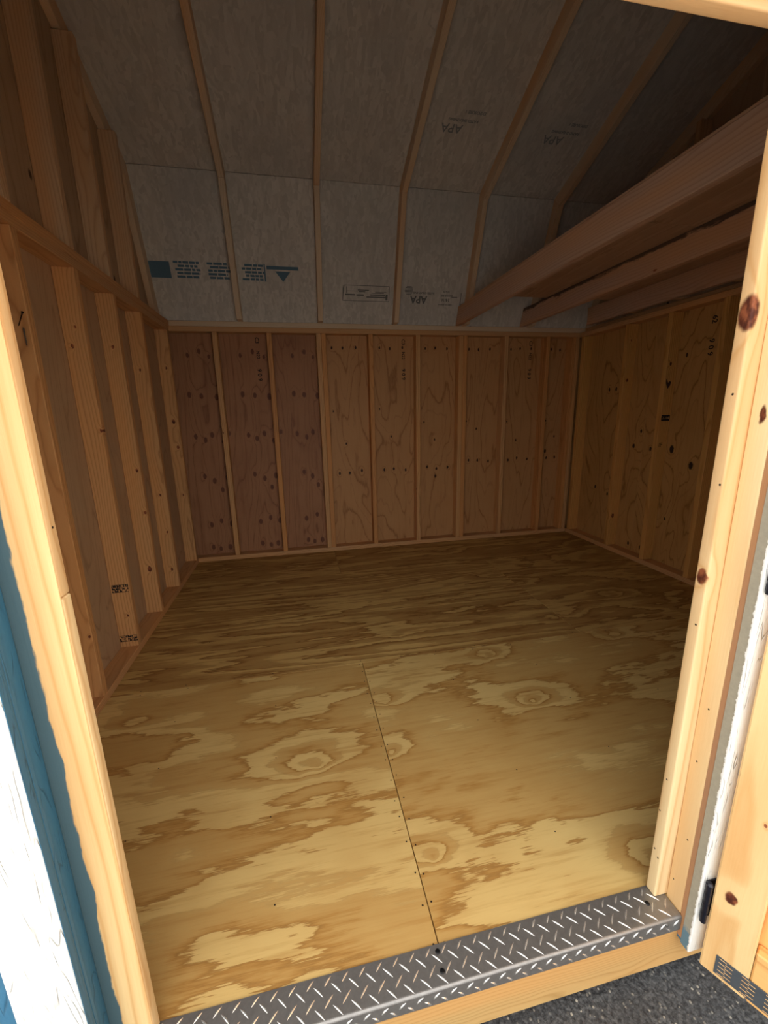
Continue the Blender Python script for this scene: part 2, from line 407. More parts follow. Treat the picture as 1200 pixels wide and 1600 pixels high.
def child_world(name, parent, bm, mat, label=None):
    """mesh given in world coordinates, parented to a mesh part that may be rotated"""
    me = bpy.data.meshes.new(name); bm.to_mesh(me); bm.free(); me.materials.append(mat)
    o = bpy.data.objects.new(name, me); link(o, parent)
    chain = []; par = parent
    while par: chain.append(par); par = par.parent
    mw = Matrix.Identity(4)
    for q in reversed(chain):
        mw = mw @ Matrix.LocRotScale(q.location, q.rotation_euler, q.scale)
    o.matrix_parent_inverse = mw.inverted()
    if label: o['label'] = label
    return o

# ================================================================== FLOOR
floor = struct('floor', 'plywood shed floor, pale swirling grain, sheets butted with nail lines along the seams')
FL = (216, 184, 118); FD = (170, 122, 58); FN = (124, 84, 38)
G = 0.0012
def fpanel(x0, x1, y0, y1, mat):
    return sheet('plywood_sheet', floor, (x0 + G, y0 + G, -0.018), (x1 - G, y1 - G, 0.0), mat, 0.001)
def loc_k(kn, x0, x1, y0, y1):
    cx, cy = (x0 + x1) / 2, (y0 + y1) / 2
    return [(a - cx, b - cy, r) for a, b, r in kn]
y1_, y2_ = 1.242, 2.461
P1 = (0.0, 1.219, 0.02, y1_); P2 = (1.219, W, 0.02, y1_); P3 = (0.0, 2.438, y1_, y2_); P4 = (2.438, W, y1_, y2_); P5 = (0.0, 1.238, y2_, D); P6 = (1.238, W, y2_, D)
fpanel(*P1, plywood('floor_ply_one', 3.1, FL, FD, FN, 4.6, sg=0.9, sa=3.4, knots=loc_k([(0.90, 0.64, 0.040), (0.24, 1.02, 0.045), (0.97, 0.66, 0.022)], *P1), kmask=0.0, kamp=1.6, lines=0.45))
fpanel(*P2, plywood('floor_ply_two', 8.45, FL, FD, FN, 3.6, sg=0.9, sa=2.4, knots=loc_k([(1.26, 0.93, 0.026), (1.235, 0.655, 0.024), (1.26, 0.275, 0.022), (1.855, 1.15, 0.026), (1.885, 0.79, 0.022), (2.60, 1.17, 0.035), (1.86, 0.14, 0.03)], *P2), kmask=0.0, kamp=2.4, lines=0.45))
fpanel(*P3, plywood('floor_ply_three', 14.2, (206, 170, 104), (142, 96, 44), (96, 60, 26), 11.0, sg=0.35, sa=3.6, knots=loc_k([(2.40, 1.40, 0.03), (2.35, 2.1, 0.04), (1.45, 1.44, 0.028)], *P3), kmask=0.0, kamp=1.3, lines=0.45))
fpanel(*P4, plywood('floor_ply_four', 21.7, (206, 170, 104), (142, 96, 44), (96, 60, 26), 7.0, sg=0.8, sa=3.4, knots=loc_k([(2.50, 1.45, 0.04), (2.95, 1.6, 0.04), (2.48, 1.95, 0.04)], *P4), kmask=0.0, kamp=2.0, lines=0.45))
fpanel(*P5, plywood('floor_ply_five', 31.2, (206, 170, 104), (142, 96, 44), (96, 60, 26), 8.0, sg=0.4, sa=3.0, lines=0.45))
fpanel(*P6, plywood('floor_ply_six', 41.9, (206, 170, 104), (142, 96, 44), (96, 60, 26), 8.0, sg=0.5, sa=3.0, knots=loc_k([(2.2, 2.7, 0.05)], *P6), kmask=0.0, kamp=1.6, lines=0.45))
bm = bmesh.new()
def dot(bm, x, y, r=0.0026, z=0.0004):
    vs = [bm.verts.new((x + r * math.cos(a), y + r * math.sin(a), z)) for a in [k * math.pi / 3 for k in range(6)]]
    bm.faces.new(vs)
for y in [0.10 + 0.076 * k for k in range(15)]:
    for s in (-1, 1): dot(bm, 1.219 + s * (0.010 + rnd.random() * 0.006), y + rnd.uniform(-0.012, 0.012))
for x in [0.2 + 0.2 * k for k in range(17)]:
    for yy in (y1_ - 0.014, y1_ + 0.014, y2_ - 0.014): dot(bm, x + rnd.uniform(-0.02, 0.02), yy + rnd.uniform(-0.003, 0.003))
for x in (0.42, 0.83, 1.62, 2.03, 2.44, 2.84):
    for y in (0.24, 0.50, 0.76, 1.03, 1.6, 2.0): dot(bm, x + rnd.uniform(-0.02, 0.02), y + rnd.uniform(-0.03, 0.03), 0.0024)
bm_obj('nail_heads', floor, bm, M['dark_steel'], kind='stuff')
board('rim_joist', floor, (0.0, 0.020, -0.162), (W, 0.058, -0.0185), M['rim'], 'x', label='pale treated rim board under the metal threshold, knot at its left')
board('rim_joist', floor, (0.0, D - 0.038, -0.162), (W, D, -0.0185), M['plate'], 'x')
for k in range(9):
    xx = 0.02 + k * 0.452
    if xx + S < W: board('floor_joist', floor, (xx, 0.0585, -0.162), (xx + S, D - 0.0385, -0.0185), M['plate'], 'y')
for yy in (0.45, 2.6):
    board('skid', floor, (0.05, yy, -0.20), (W - 0.05, yy + 0.089, -0.1625), M['plate'], 'x')

# ================================================================== BACK WALL
def ink_stack(parent, origin, ex, ey, rows, mat, label):
    """letters stamped on a panel, reading sideways down the sheet"""
    bm = None
    for s, dz, size in rows:
        fr = mat_frame(Vector(origin) + Vector((0, 0, dz)), ex, ey)
        bm = text_bm(s, size, fr, bm, weight=size * 0.02)
    return child_world('stamp', parent, bm, mat, label)

wb_ = struct('wall_back', 'back wall of the shed: pine studs over reddish and tan plywood sheets')
YB = D
RL = (166, 118, 82); RD = (126, 82, 54); RN = (96, 58, 38)
TL = (188, 140, 92); TD = (168, 118, 70); TN = (122, 74, 38)
def rel_k(kn, cx, cz): return [(z - cz, x - cx, r) for x, z, r in kn]
zc = 0.93
red_k = []
for bx in (0.12, 0.53, 0.93):
    for (dx, z, r) in ((0.05, 1.68, .010), (0.15, 1.71, .011), (0.22, 1.67, .009), (0.04, 1.38, .013), (0.13, 1.37, .012), (0.24, 1.36, .014),
                       (0.05, 1.05, .012), (0.12, 1.02, .012), (0.18, 1.06, .013), (0.25, 1.0, .012), (0.31, 1.07, .011), (0.08, 0.72, .012), (0.15, 0.68, .013),
                       (0.25, 0.70, .014), (0.21, 0.60, .012), (0.08, 0.30, .013), (0.17, 0.33, .012), (0.25, 0.30, .014), (0.08, 0.10, .013), (0.15, 0.08, .012), (0.22, 0.09, .014)):
        if bx == 0.93 and dx > 0.24: continue
        red_k.append((bx + dx + rnd.uniform(-.01, .01), z, r))
def tan_k(x0, z_lo):
    ks = []
    for b in range(3):
        for dx in (0.05, 0.14, 0.25) if z_lo > .6 else (0.04, 0.12, 0.20, 0.30):
            ks.append((x0 + b * 0.406 + 0.04 + dx, 1.745 + rnd.uniform(-.006, .006), 0.008))
            ks.append((x0 + b * 0.406 + 0.04 + dx + 0.02, z_lo + rnd.uniform(-.012, .012), 0.009))
        ks.append((x0 + b * 0.406 + 0.08, 1.15 + rnd.uniform(-.1, .1), 0.006)); ks.append((x0 + b * 0.406 + 0.18, 1.02 + rnd.uniform(-.1, .1), 0.007))
    return ks
def wpanel(x0, x1, mat):
    return sheet('plywood_sheet', wb_, (x0 + G, YB, -0.015), (x1 - G, YB + 0.011, T), mat)
zmid = (-0.015 + T) / 2
pa = wpanel(0.0, 1.219, plywood('wall_ply_red', 5.7, RL, RD, RN, 22.0, gr=2, ac=0, sg=0.32, sa=2.6, knots=[(z - zmid, x - 0.6095, r * 1.2) for x, z, r in red_k], kr=(84, 42, 34), kmask=0.75, kamp=0.7, lines=0.35, contrast=0.5, thin=True))
pb = wpanel(1.219, 2.438, plywood('wall_ply_tan', 9.2, TL, TD, TN, 9.0, gr=2, ac=0, sg=0.9, sa=2.6, knots=[(z - zmid, x - 1.8285, r) for x, z, r in tan_k(1.219, 0.70)], kr=(60, 34, 22), kamp=0.8, lines=0.55, contrast=0.55, thin=True, rand_k=0.08))
pc = wpanel(2.438, W, plywood('wall_ply_gold', 17.3, TL, TD, TN, 10.0, gr=2, ac=0, sg=0.7, sa=3.0, knots=[(z - zmid, x - 3.048, r) for x, z, r in tan_k(2.438, 0.55 + 0.2)], kr=(60, 34, 22), kamp=0.8, lines=0.55, contrast=0.7, thin=True, rand_k=0.08))
rows = [('C3', 0.14, 0.040), ('N22', 0.03, 0.036), ('9 0 9', -0.125, 0.046)]
for par, x in ((pa, 0.712), (pb, 1.923), (pc, 3.127)):
    ink_stack(par, (x, YB - 0.0006, 1.655), (0, 0, -1), (1, 0, 0), rows, M['ink_black'], 'black mill numbers stamped sideways near the top of the sheet')
board('bottom_plate', wb_, (0.0, BI, 0.0005), (W, D, S), M['plate'], 'x')
board('top_plate', wb_, (0.0, BI, H), (W, D, H + S - .0006), M['plate'], 'x')
board('top_plate', wb_, (K + 0.001, BI + 0.0025, H + S), (W - 0.04, D, T), M['rafter'], 'x')
def bstud(x, m='stud', w=S): return board('stud', wb_, (x - w / 2, BI + rnd.uniform(0, .0015), S), (x + w / 2, D - 0.0005, H), M[m], 'z')
for k in (1, 2, 4, 5, 7, 8): bstud(0.4064 * k, 'stud' if k % 2 else 'stud2')
for xs_ in (1.219, 2.438):
    bstud(xs_ - 0.0195); bstud(xs_ + 0.0195, 'stud2')
bstud(W - K - 0.02); bstud(W - K - 0.060, 'stud2')

# ================================================================== SIDE WALLS
def side_wall(nm, lab, left):
    w = struct(nm, lab)
    x0, x1 = (0.0, K) if left else (W - K, W)
    board('bottom_plate', w, (x0, 0.0200, 0.0005), (x1, BI - 0.0005, S), M['plate'], 'y')
    board('top_plate', w, (x0, 0.109, H), (x1, BI - 0.0005, H + S - .0006), M['plate'], 'y')
    board('top_plate', w, (x0, 0.02, H + S), (x1, D - (0.0 if left else 0.0), T), M['plate'], 'y') if left else board('top_plate', w, (x0 + 0.05, 0.02, H + S), (x1, D, T), M['plate'], 'y')
    return w, x0, x1
wl, lx0, lx1 = side_wall('wall_left', 'left wall of the shed: bare pine studs, double top plate and gable framing above', True)
wr, rx0, rx1 = side_wall('wall_right', 'right wall of the shed: bare pine studs over knotty plywood', False)

LK = {}
def lstud_mat(nm, kn):   # kn: (x, z, r) on the face towards the door; own x = z - mid, own z = -(x) side
    zm = (S + H) / 2
    return pine(nm, (206, 158, 106), (150, 100, 56), 70.0, knots=[(z - zm, 0.0445 - x, r * 0.5) for x, z, r in kn], kface=(0, 2), rand_knots=0.86)
def k_lstud(nm, ys, kn, mat=None, label=None):
    return board('stud', wl, (0.0005, ys, S), (K - rnd.uniform(0, .001), ys + S, H), mat or lstud_mat(nm, kn), 'z', label=label)
k_lstud('a', 0.40, [], M['stud']); k_lstud('a', 0.79, [], M['stud'])
k_lstud('stud_left_one', 1.197, [(0.078, 0.325, 0.009), (0.03, 1.30, 0.012)])
sb = k_lstud('stud_left_two', 1.616, [(0.055, 1.60, 0.008), (0.060, 0.215, 0.010), (0.085, 1.15, 0.010), (0.03, 1.52, 0.012)], label='pine stud with two black ink bars near its foot')
k_lstud('stud_left_three', 2.016, [(0.050, 1.577, 0.012), (0.07, 0.916, 0.014), (0.08, 0.668, 0.013), (0.055, 0.321, 0.022)])
k_lstud('stud_left_four', 2.417, [(0.05, 0.70, 0.012), (0.06, 0.44, 0.012), (0.055, 0.17, 0.016), (0.04, 1.5, 0.012)])
k_lstud('stud_left_five', 2.966, [(0.052, 1.569, 0.012), (0.013 + .04, 1.276 - .1, 0.022), (0.06, 0.98, 0.018), (0.05, .60, .010)])
# ink bars of mill stamps on the second stud
def stamp_bar(parent, y, x0, x1, z0, z1, seed, axis='y'):
    r_ = random.Random(seed); bm = bmesh.new()
    fr = mat_frame((x0, y - 0.0006, z0), (1, 0, 0), (0, 0, 1)); w_ = x1 - x0; h_ = z1 - z0; n = 13
    for i in range(n):
        for j in range(3):
            if r_.random() < 0.80:
                rect(bm, fr, w_ * i / n, h_ * j / 3, w_ * (i + r_.choice((0.6, 0.8, 1.0))) / n, h_ * (j + r_.choice((0.7, 1.0))) / 3)
    rect(bm, fr, 0, h_ * 0.97, w_, h_ * 1.03); rect(bm, fr, 0, -h_ * 0.03, w_, h_ * 0.03)
    return child_world('stamp', parent, bm, M['ink_black'])
stamp_bar(sb, 1.616, 0.008, 0.085, 0.345, 0.385, 3)
stamp_bar(sb, 1.616, 0.004, 0.087, 0.070, 0.103, 5)

# sheathing of the left wall, seen between the studs; vertical grain, grey-tan
for i, (a, b) in enumerate(((0.02, 1.238), (1.238, 2.455), (2.455, D))):
    sheet('plywood_sheet', wl, (-0.011, a + G, -0.015), (-0.0005, b - G, T + 0.006), plywood('left_ply_%d' % i, 50.3 + i * 7, (182, 150, 116), (160, 126, 92), (124, 90, 62), 12.0, gr=2, ac=1, sg=0.5, sa=2.6, thin=True, contrast=0.45, lines=0.35, rand_k=0.14, kr=(70, 44, 32)))

# right wall: sheathing with big contour figures, studs, stamps
RP = []
rk = [(2.00, 0.90, .018), (2.19, 0.89, 0.010), (1.83, 0.80, .017), (2.30, 1.02, .010), (2.62, 1.36, .011), (2.70, 1.36, .011), (2.76, 0.50, .011), (2.60, 0.46, .010), (2.36, 0.90, .012), (2.30, .09, .010), (2.17, .09, .012), (1.98, 0.38, .007), (1.98, 1.55, .009)]
for i, (a, b) in enumerate(((0.02, 1.05), (1.05, 2.27), (2.27, D))):
    kk = [(z - zmid, y - (a + b) / 2, r) for y, z, r in rk if a < y < b]
    RP.append(sheet('plywood_sheet', wr, (W + 0.0005, a + G, -0.015), (W + 0.011, b - G, T), plywood('right_ply_%d' % i, 71.3 + i * 9, (186, 140, 84), (160, 112, 58), (104, 66, 32), 10.0, gr=2, ac=1, sg=0.8, sa=2.6, knots=kk, kr=(48, 30, 24), kamp=0.9, thin=True, contrast=0.6, lines=0.6, rand_k=0.06)))
ink_stack(RP[1], (W - 0.0008, 1.81, 1.70), (0, 0, -1), (0, -1, 0), [('C', 0.165, 0.05), ('62', 0.045, 0.050), ('9 0 9', -0.125, 0.052)], M['ink_black'], 'black mill numbers stamped sideways')
def rstud(y, kn, nm, label=None):
    zm = (S + H) / 2
    # knots on the room-side edge / door-side face, own z runs towards -x
    m = pine(nm, (206, 156, 88), (150, 96, 40), 75.0, knots=[(z - zm, (W - K / 2) - x, r) for x, z, r in kn], kface=(0, 2), rand_knots=0.9)
    return board('stud', wr, (W - K + rnd.uniform(0, .001), y, S), (W - 0.0005, y + S, H), m, 'z', label=label)
rstud(0.4, [], 'r0'); rstud(0.79, [], 'r1'); rstud(1.225, [], 'r2')
r3 = rstud(1.652, [], 'stud_right_three')
r2 = rstud(2.045, [(3.60, 1.50, 0.009)], 'stud_right_two', label='pine stud with a dark heart-shaped knot and a small black tally stamp')
r1 = rstud(2.440, [(3.60, 1.72, .006), (3.60, 1.42, .009), (3.60, 0.30, .012)], 'stud_right_one')
rstud(2.966, [], 'stud_right_corner')
# heart-shaped knot, stamp and pencilled letters on the door-side face of that stud
bm = bmesh.new(); fr = mat_frame((3.600, 2.045 - 0.0007, 1.365), (1, 0, 0), (0, 0, 1))
pts = [(0, -0.036), (0.017, -0.012), (0.021, 0.008), (0.014, 0.018), (0.005, 0.014), (-0.002, 0.006), (-0.012, 0.022), (-0.021, 0.034), (-0.020, 0.004), (-0.012, -0.018)]
bm.faces.new([bm.verts.new(fr @ Vector((x, y, 0))) for x, y in pts])
child_world('knot', r2, bm, plain('heart_knot', (52, 30, 26), 0.7), label='dark heart-shaped knot')
bm = bmesh.new(); fr = mat_frame((3.614, 2.045 - 0.0006, 1.125), (1, 0, 0), (0, 0, 1)); rect(bm, fr, -0.036, -0.021, 0.036, 0.021)
tag_ = child_world('stamp', r2, bm, M['ink_black'], label='small black tally stamp')
bm = text_bm('2-104', 0.026, mat_frame((3.614, 2.045 - 0.0012, 1.125), (1, 0, 0), (0, 0, 1)))
child_world('stamp', r2, bm, M['ink_pale'])
bm = text_bm('IF', 0.045, mat_frame((3.600, 2.045 - 0.0007, 0.93), (1, 0, 0), (0, 0, 1)))
child_world('stamp', r2, bm, M['ink_black'], label='letters IF')

# ================================================================== ROOF (named ceiling) : gambrel, ridge along x
ceil = struct('ceiling', 'gambrel shed roof from below: strand board in a haze-paled grey on pine rafters, printed mill marks')
# inner edges of a rafter, in (y, z): foot, bend, ridge
F0 = Vector((2.948, T)); B0 = Vector((2.655, 2.700)); slope = 0.407; YR = D / 2
R0 = Vector((YR, B0.y + slope * (B0.x - YR)))
def nrm(a, b):     # outward normal in yz
    d = (b - a).normalized(); return Vector((-d.y, d.x)) * (-1)
n1 = nrm(F0, B0); n2 = nrm(B0, R0)
if n1.x < 0: n1 = -n1
if n2.y < 0: n2 = -n2
def off_pt(dist):
    """outer points at a perpendicular distance"""
    # bend: intersection of the two offset lines
    d1 = (B0 - F0).normalized(); d2 = (R0 - B0).normalized()
    a = F0 + n1 * dist; b = B0 + n2 * dist
    det = d1.x * (-d2.y) - d1.y * (-d2.x)
    s = ((b.x - a.x) * (-d2.y) - (b.y - a.y) * (-d2.x)) / det
    bend = a + d1 * s
    foot = a + d1 * ((T - a.y) / d1.y)
    ridge = b + d2 * ((YR - b.x) / d2.x)
    return foot, bend, ridge
def mir(v): return Vector((D - v.x, v.y))
foot, bend, ridge = off_pt(K)
def prism(name, parent, prof, x0, x1, mat, label=None, kind=None, org=None):
    """profile in (y, z) extruded along x; own frame: X along the profile's first edge so grain follows it"""
    n = len(prof); vs = [(x0, p.x, p.y) for p in prof] + [(x1, p.x, p.y) for p in prof]
    fs = [tuple(range(n))[::-1], tuple(range(n, 2 * n))] + [(i, (i + 1) % n, n + (i + 1) % n, n + i) for i in range(n)]
    d = (prof[1] - prof[0]).normalized(); c = sum((Vector(v) for v in vs), Vector()) / len(vs)
    ex = Vector((0, d.x, d.y)); ey = Vector((1, 0, 0)); ez = ex.cross(ey)
    m = Matrix((ex, ey, ez)).transposed().to_4x4(); m.translation = c; mi = m.inverted()
    me = bpy.data.meshes.new(name); me.from_pydata([tuple(mi @ Vector(v)) for v in vs], [], fs); me.update(); me.materials.append(mat)
    bm = bmesh.new(); bm.from_mesh(me); bmesh.ops.recalc_face_normals(bm, faces=bm.faces)
    if min(abs(x1 - x0), 1) > 0.02 and mat is not M['osb']: bmesh.ops.bevel(bm, geom=bm.edges[:], offset=0.002, segments=1, affect='EDGES')
    bm.to_mesh(me); bm.free()
    o = bpy.data.objects.new(name, me); o.rotation_euler = m.to_euler(); o.location = m.translation; link(o, parent); place(o, parent)
    if label: o['label'] = label
    return o
for xc in (0.6096, 1.2192, 1.8288, 2.4384, 3.048):
    for f in (lambda v: v, mir):
        prism('rafter', ceil, [f(F0), f(B0), f(bend), f(foot)], xc - S / 2, xc + S / 2, M['rafter'])
        prism('rafter', ceil, [f(B0), f(R0), f(ridge), f(bend)], xc - S / 2, xc + S / 2, M['rafter'])
f2, b2, r2_ = off_pt(K + 0.011)
foot_e, bend_e, ridge_e = foot, bend, ridge
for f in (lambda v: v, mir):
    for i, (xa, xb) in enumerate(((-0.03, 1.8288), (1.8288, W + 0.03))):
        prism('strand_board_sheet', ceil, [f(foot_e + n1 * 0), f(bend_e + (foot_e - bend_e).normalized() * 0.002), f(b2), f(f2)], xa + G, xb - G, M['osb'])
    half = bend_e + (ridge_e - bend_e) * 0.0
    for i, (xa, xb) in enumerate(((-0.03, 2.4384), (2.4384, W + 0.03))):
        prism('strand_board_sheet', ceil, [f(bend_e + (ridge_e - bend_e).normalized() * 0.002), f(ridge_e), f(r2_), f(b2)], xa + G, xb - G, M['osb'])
# roofing felt over the boards so no daylight shows through the seams
f3, b3, r3_ = off_pt(K + 0.018); f4, b4, r4_ = off_pt(K + 0.012)
felt = plain('roof_felt', (40, 40, 42), 0.9)
for f in (lambda v: v, mir):
    ext = (f4 - b4).normalized() * 0.0
    prism('roof_felt', ceil, [f(f4 + ext), f(b4), f(b3), f(f3 + ext)], -0.05, W + 0.05, felt)
    prism('roof_felt', ceil, [f(b4), f(r4_), f(r3_), f(b3)], -0.05, W + 0.05, felt)

# printed marks on the back lower slope: frame lies on the board's underside
d1 = (B0 - F0).normalized()
def slope_frame(x, s_, lift=0.0008, flip=True):
    """point at distance s_ up the lower slope board; local X to the right, local Y up the slope"""
    p_ = foot + d1 * s_ - n1 * lift
    return mat_frame((x, p_.x, p_.y), (1, 0, 0), (0, d1.x, d1.y))
def up_s(z): return (z - foot.y) / d1.y
def mark(bm, mat, nm='mill_mark', label=None): return bm_obj(nm, ceil, bm, mat, label=label)
rot180 = Matrix.Rotation(math.pi, 4, 'Z')
# long blue mark at the left, crossing a rafter bay
bm = bmesh.new(); zb0, zb1 = up_s(2.18), up_s(2.285)
fr = slope_frame(0.04, zb0); hh = zb1 - zb0
rect(bm, fr, 0.0, 0.0, 0.135, hh * 0.92); 
rr_ = random.Random(11)
for (a, b, n) in ((0.16, 0.34, 5), (0.38, 0.55, 5), (0.62, 0.79, 5)):
    for j in range(n):
        y0 = hh * j / n; a_ = a + rr_.uniform(0, 0.03); b_ = b - rr_.uniform(0, 0.03)
        x = a_
        while x < b_:
            w_ = rr_.uniform(0.02, 0.06); rect(bm, fr, x, y0 + hh * 0.04, min(x + w_, b_), y0 + hh * 0.17); x += w_ + 0.006
rect(bm, fr, 0.78, 0.0, 0.79, hh)
rect(bm, fr, 0.80, hh * 0.72, 1.03, hh * 0.92)
v = [bm.verts.new(fr @ Vector(q)) for q in ((0.86, hh * 0.62, 0), (0.97, hh * 0.62, 0), (0.915, 0.02 * hh, 0))]; bm.faces.new(v)
mark(bm, M['ink_blue'], label='blue printed handling mark with a triangle')
# boxed mark
bm = bmesh.new(); z0, z1 = up_s(2.075), up_s(2.18); fr = slope_frame(1.40, z0); h_ = z1 - z0; w_ = 0.375; l_ = 0.004
rect(bm, fr, 0, 0, w_, l_); rect(bm, fr, 0.012, h_ - l_, w_, h_); rect(bm, fr, w_ - l_, 0, w_, h_)
bm.faces.new([bm.verts.new(fr @ Vector(q)) for q in ((0, 0, 0), (l_, 0, 0), (l_ + 0.008, h_ * .75, 0), (0.016, h_, 0), (0.010, h_, 0), (0.002, h_ * .75, 0))])
for (a, b, c, e) in ((0.02, 0.10, 0.36, 0.45), (0.11, 0.17, 0.34, 0.44), (0.03, 0.12, 0.62, 0.65), (0.03, 0.034, 0.5, 0.9), (0.12, 0.21, 0.68, 0.74), (0.13, 0.18, 0.58, 0.64), (0.22, 0.34, 0.38, 0.46),
                     (0.19, 0.35, 0.24, 0.32), (0.23, 0.33, 0.52, 0.56), (0.345, 0.362, 0.1, 0.46), (0.26, 0.35, 0.60, 0.63)):
    rect(bm, fr, a, h_ * c, b, h_ * e)
mark(bm, M['ink_grey'], label='grey boxed print')
# association mark, upside down
bm = None; c_s = up_s(2.10)
fr = slope_frame(2.02, c_s) @ rot180
bm = text_bm('APA', 0.075, fr, None, weight=0.0022)
for (tx, s_, size, x) in (('RATED SHEATHING', 0.040, 0.020, 2.06), ('24/16', -0.0, 0.032, 2.25), ('SIZED FOR SPACING', -0.028, 0.013, 2.25), ('EXPOSURE 1', 0.028, 0.020, 2.25), ('PS 2-10', 0.050, 0.018, 2.25)):
    bm = text_bm(tx, size, slope_frame(x, c_s + s_ * 1.2) @ rot180, bm, weight=0.0006)
fr = slope_frame(1.935, c_s + 0.062)
for k in range(-3, 4):
    ww = math.sqrt(max(0, 0.034 ** 2 - (k * 0.009) ** 2)); rect(bm, fr, -ww, k * 0.009 - 0.0022, ww, k * 0.009 + 0.0022)
fr = slope_frame(2.36, c_s); rect(bm, fr, -0.06, 0.02, -0.01, 0.026); rect(bm, fr, 0.018, -0.035, 0.024, 0.055)
mark(bm, M['ink_grey'], label='grey print reading APA upside down')
# faint prints on the upper slope
d2 = (R0 - B0).normalized()
def up_frame(x, s_):
    p_ = bend + d2 * s_ - n2 * 0.0008; return mat_frame((x, p_.x, p_.y), (1, 0, 0), (0, d2.x, d2.y))
bm = None
for (x, s_) in ((2.05, 0.42), (2.75, 0.42)):
    for q, (tx, size) in enumerate((('APA', 0.075), ('RATED SHEATHING', 0.022), ('EXPOSURE 1', 0.024))):
        bm = text_bm(tx, size, up_frame(x + q * 0.06, s_ + q * 0.05) @ rot180, bm, weight=0.001)
mark(bm, plain('faint_ink', (128, 132, 132), 0.8), label='faint grey print on the upper slope')

# gables: siding sheets with vertical grain, gable studs to the rafters, gable rafters
def gable(parent, left):
    xo0, xo1 = (-0.011, -0.0005) if left else (W + 0.0005, W + 0.011)
    prof = [Vector((foot.x, T + 0.006)), bend, ridge, mir(bend), Vector((D - foot.x, T + 0.006))]
    mg = plywood('gable_ply_%d' % left, 91.0 + left, (178, 152, 124), (160, 132, 102), (124, 94, 70), 12.0, gr=2, ac=1, sg=0.4, sa=2.4, thin=True, contrast=0.5, lines=0.4, rand_k=0.12, kr=(64, 44, 36))
    # two sheets meeting under the ridge
    for h in (0, 1):
        pr = [Vector((YR, T + 0.006)), prof[0], prof[1], prof[2]] if h == 0 else [prof[4], Vector((YR, T + 0.006)), prof[2], prof[3]]
        n = len(pr); vs = [(xo0, p.x, p.y) for p in pr] + [(xo1, p.x, p.y) for p in pr]
        fs = [tuple(range(n))[::-1], tuple(range(n, 2 * n))] + [(i, (i + 1) % n, n + (i + 1) % n, n + i) for i in range(n)]
        mesh_obj('gable_sheet', parent, vs, fs, mg)
    x0, x1 = (0.0, K) if left else (W - K, W)
    def zin(y):
        y_ = y if y > YR else D - y
        a = B0; return a.y + slope * (a.x - y_) if y_ < a.x else T + (F0.x - y_) / (F0.x - a.x) * (a.y - T)
    for y in (0.40, 0.79, 1.197, 1.616, 2.016, 2.417):
        board('gable_stud', parent, (x0 + (0 if left else 0.0), y, T + 0.0005), (x1 if left else x1, y + S, min(zin(y), zin(y + S)) - 0.004), M['gable_stud'], 'z')
    xa, xb = (0.0, S) if left else (W - S, W)
    for f in (lambda v: v, mir):
        prism('gable_rafter', parent, [f(F0), f(B0), f(bend), f(foot)], xa, xb, M['rafter'])
        prism('gable_rafter', parent, [f(B0), f(R0), f(ridge), f(bend)], xa, xb, M['rafter'])
gable(wl, True); gable(wr, False)

def shell(parent, lo, hi, ax): board('siding_sheet', parent, lo, hi, M['blue'], ax, 0.002)
shell(wl, (-0.026, -0.02, -0.07), (-0.0118, D + 0.026, T + 0.02), 'z'); shell(wr, (W + 0.0118, -0.02, -0.07), (W + 0.026, D + 0.026, T + 0.02), 'z')
shell(wb_, (-0.0115, D + 0.0118, -0.07), (W + 0.0115, D + 0.026, T + 0.02), 'z')
# ================================================================== FRONT WALL
wf = struct('wall_front', 'front wall round the doorway: pine jambs, blue siding, white trim boards')
# stops: the boards nearest the room
board('jamb_face_board', wf, (XL - K, 0.0617, 0.0035), (XL - 0.0005, 0.0640, HD + 0.09), M['jamb_l'], 'z', 0.0008, 1, label='yellow face of the left jamb, smeared with blue-grey paint along its outer margin')
board('stop_board', wf, (XL - K, 0.0642, 0.0035), (XL + 0.0005, 0.089, 0.945), M['jamb_r'], 'z', 0.003, 2, label='short stop board at the foot of the left jamb')
board('stop_board', wf, (XL - K, 0.0642, 0.9462), (XL, 0.089, HD + 0.09), M['jamb_r'], 'z', 0.003, 2, label='upper stop board of the left jamb')
mj = pine('pine_stop_right', (240, 214, 166), (206, 158, 100), 46.0, knots=[(1.359 - (0.0035 + HD + 0.09) / 2, -0.008, 0.019, K / 2, 0.016), (0.857 - (0.0035 + HD + 0.09) / 2, -0.001, 0.011, K / 2, 0.012)], kface=(0, 1), rand_knots=0.97)
board('stop_board', wf, (XR, 0.062, 0.0035), (XR + K, 0.089, HD + 0.09), mj, 'z', 0.004, 3, label='pine stop board of the right jamb with two reddish knots')
board('header', wf, (XL, 0.062, HD), (XR, 0.089, HD + K), M['header'], 'x', 0.004, 3)
# jamb studs (their reveals carry the door's reach)
board('jamb_stud', wf, (JL - K, 0.030, 0.0), (JL, 0.0615, 1.95), M['blue'], 'z', 0.003, 2, label='left jamb edge painted blue')
board('jamb_stud', wf, (JR, 0.0205, 0.0), (JR + K, 0.0615, 1.95), M['jamb_r'], 'z', 0.003, 2)
board('header_beam', wf, (JL, 0.0205, HD + 0.035), (JR, 0.0615, HD + 0.16), M['header'], 'x', 0.003, 2)
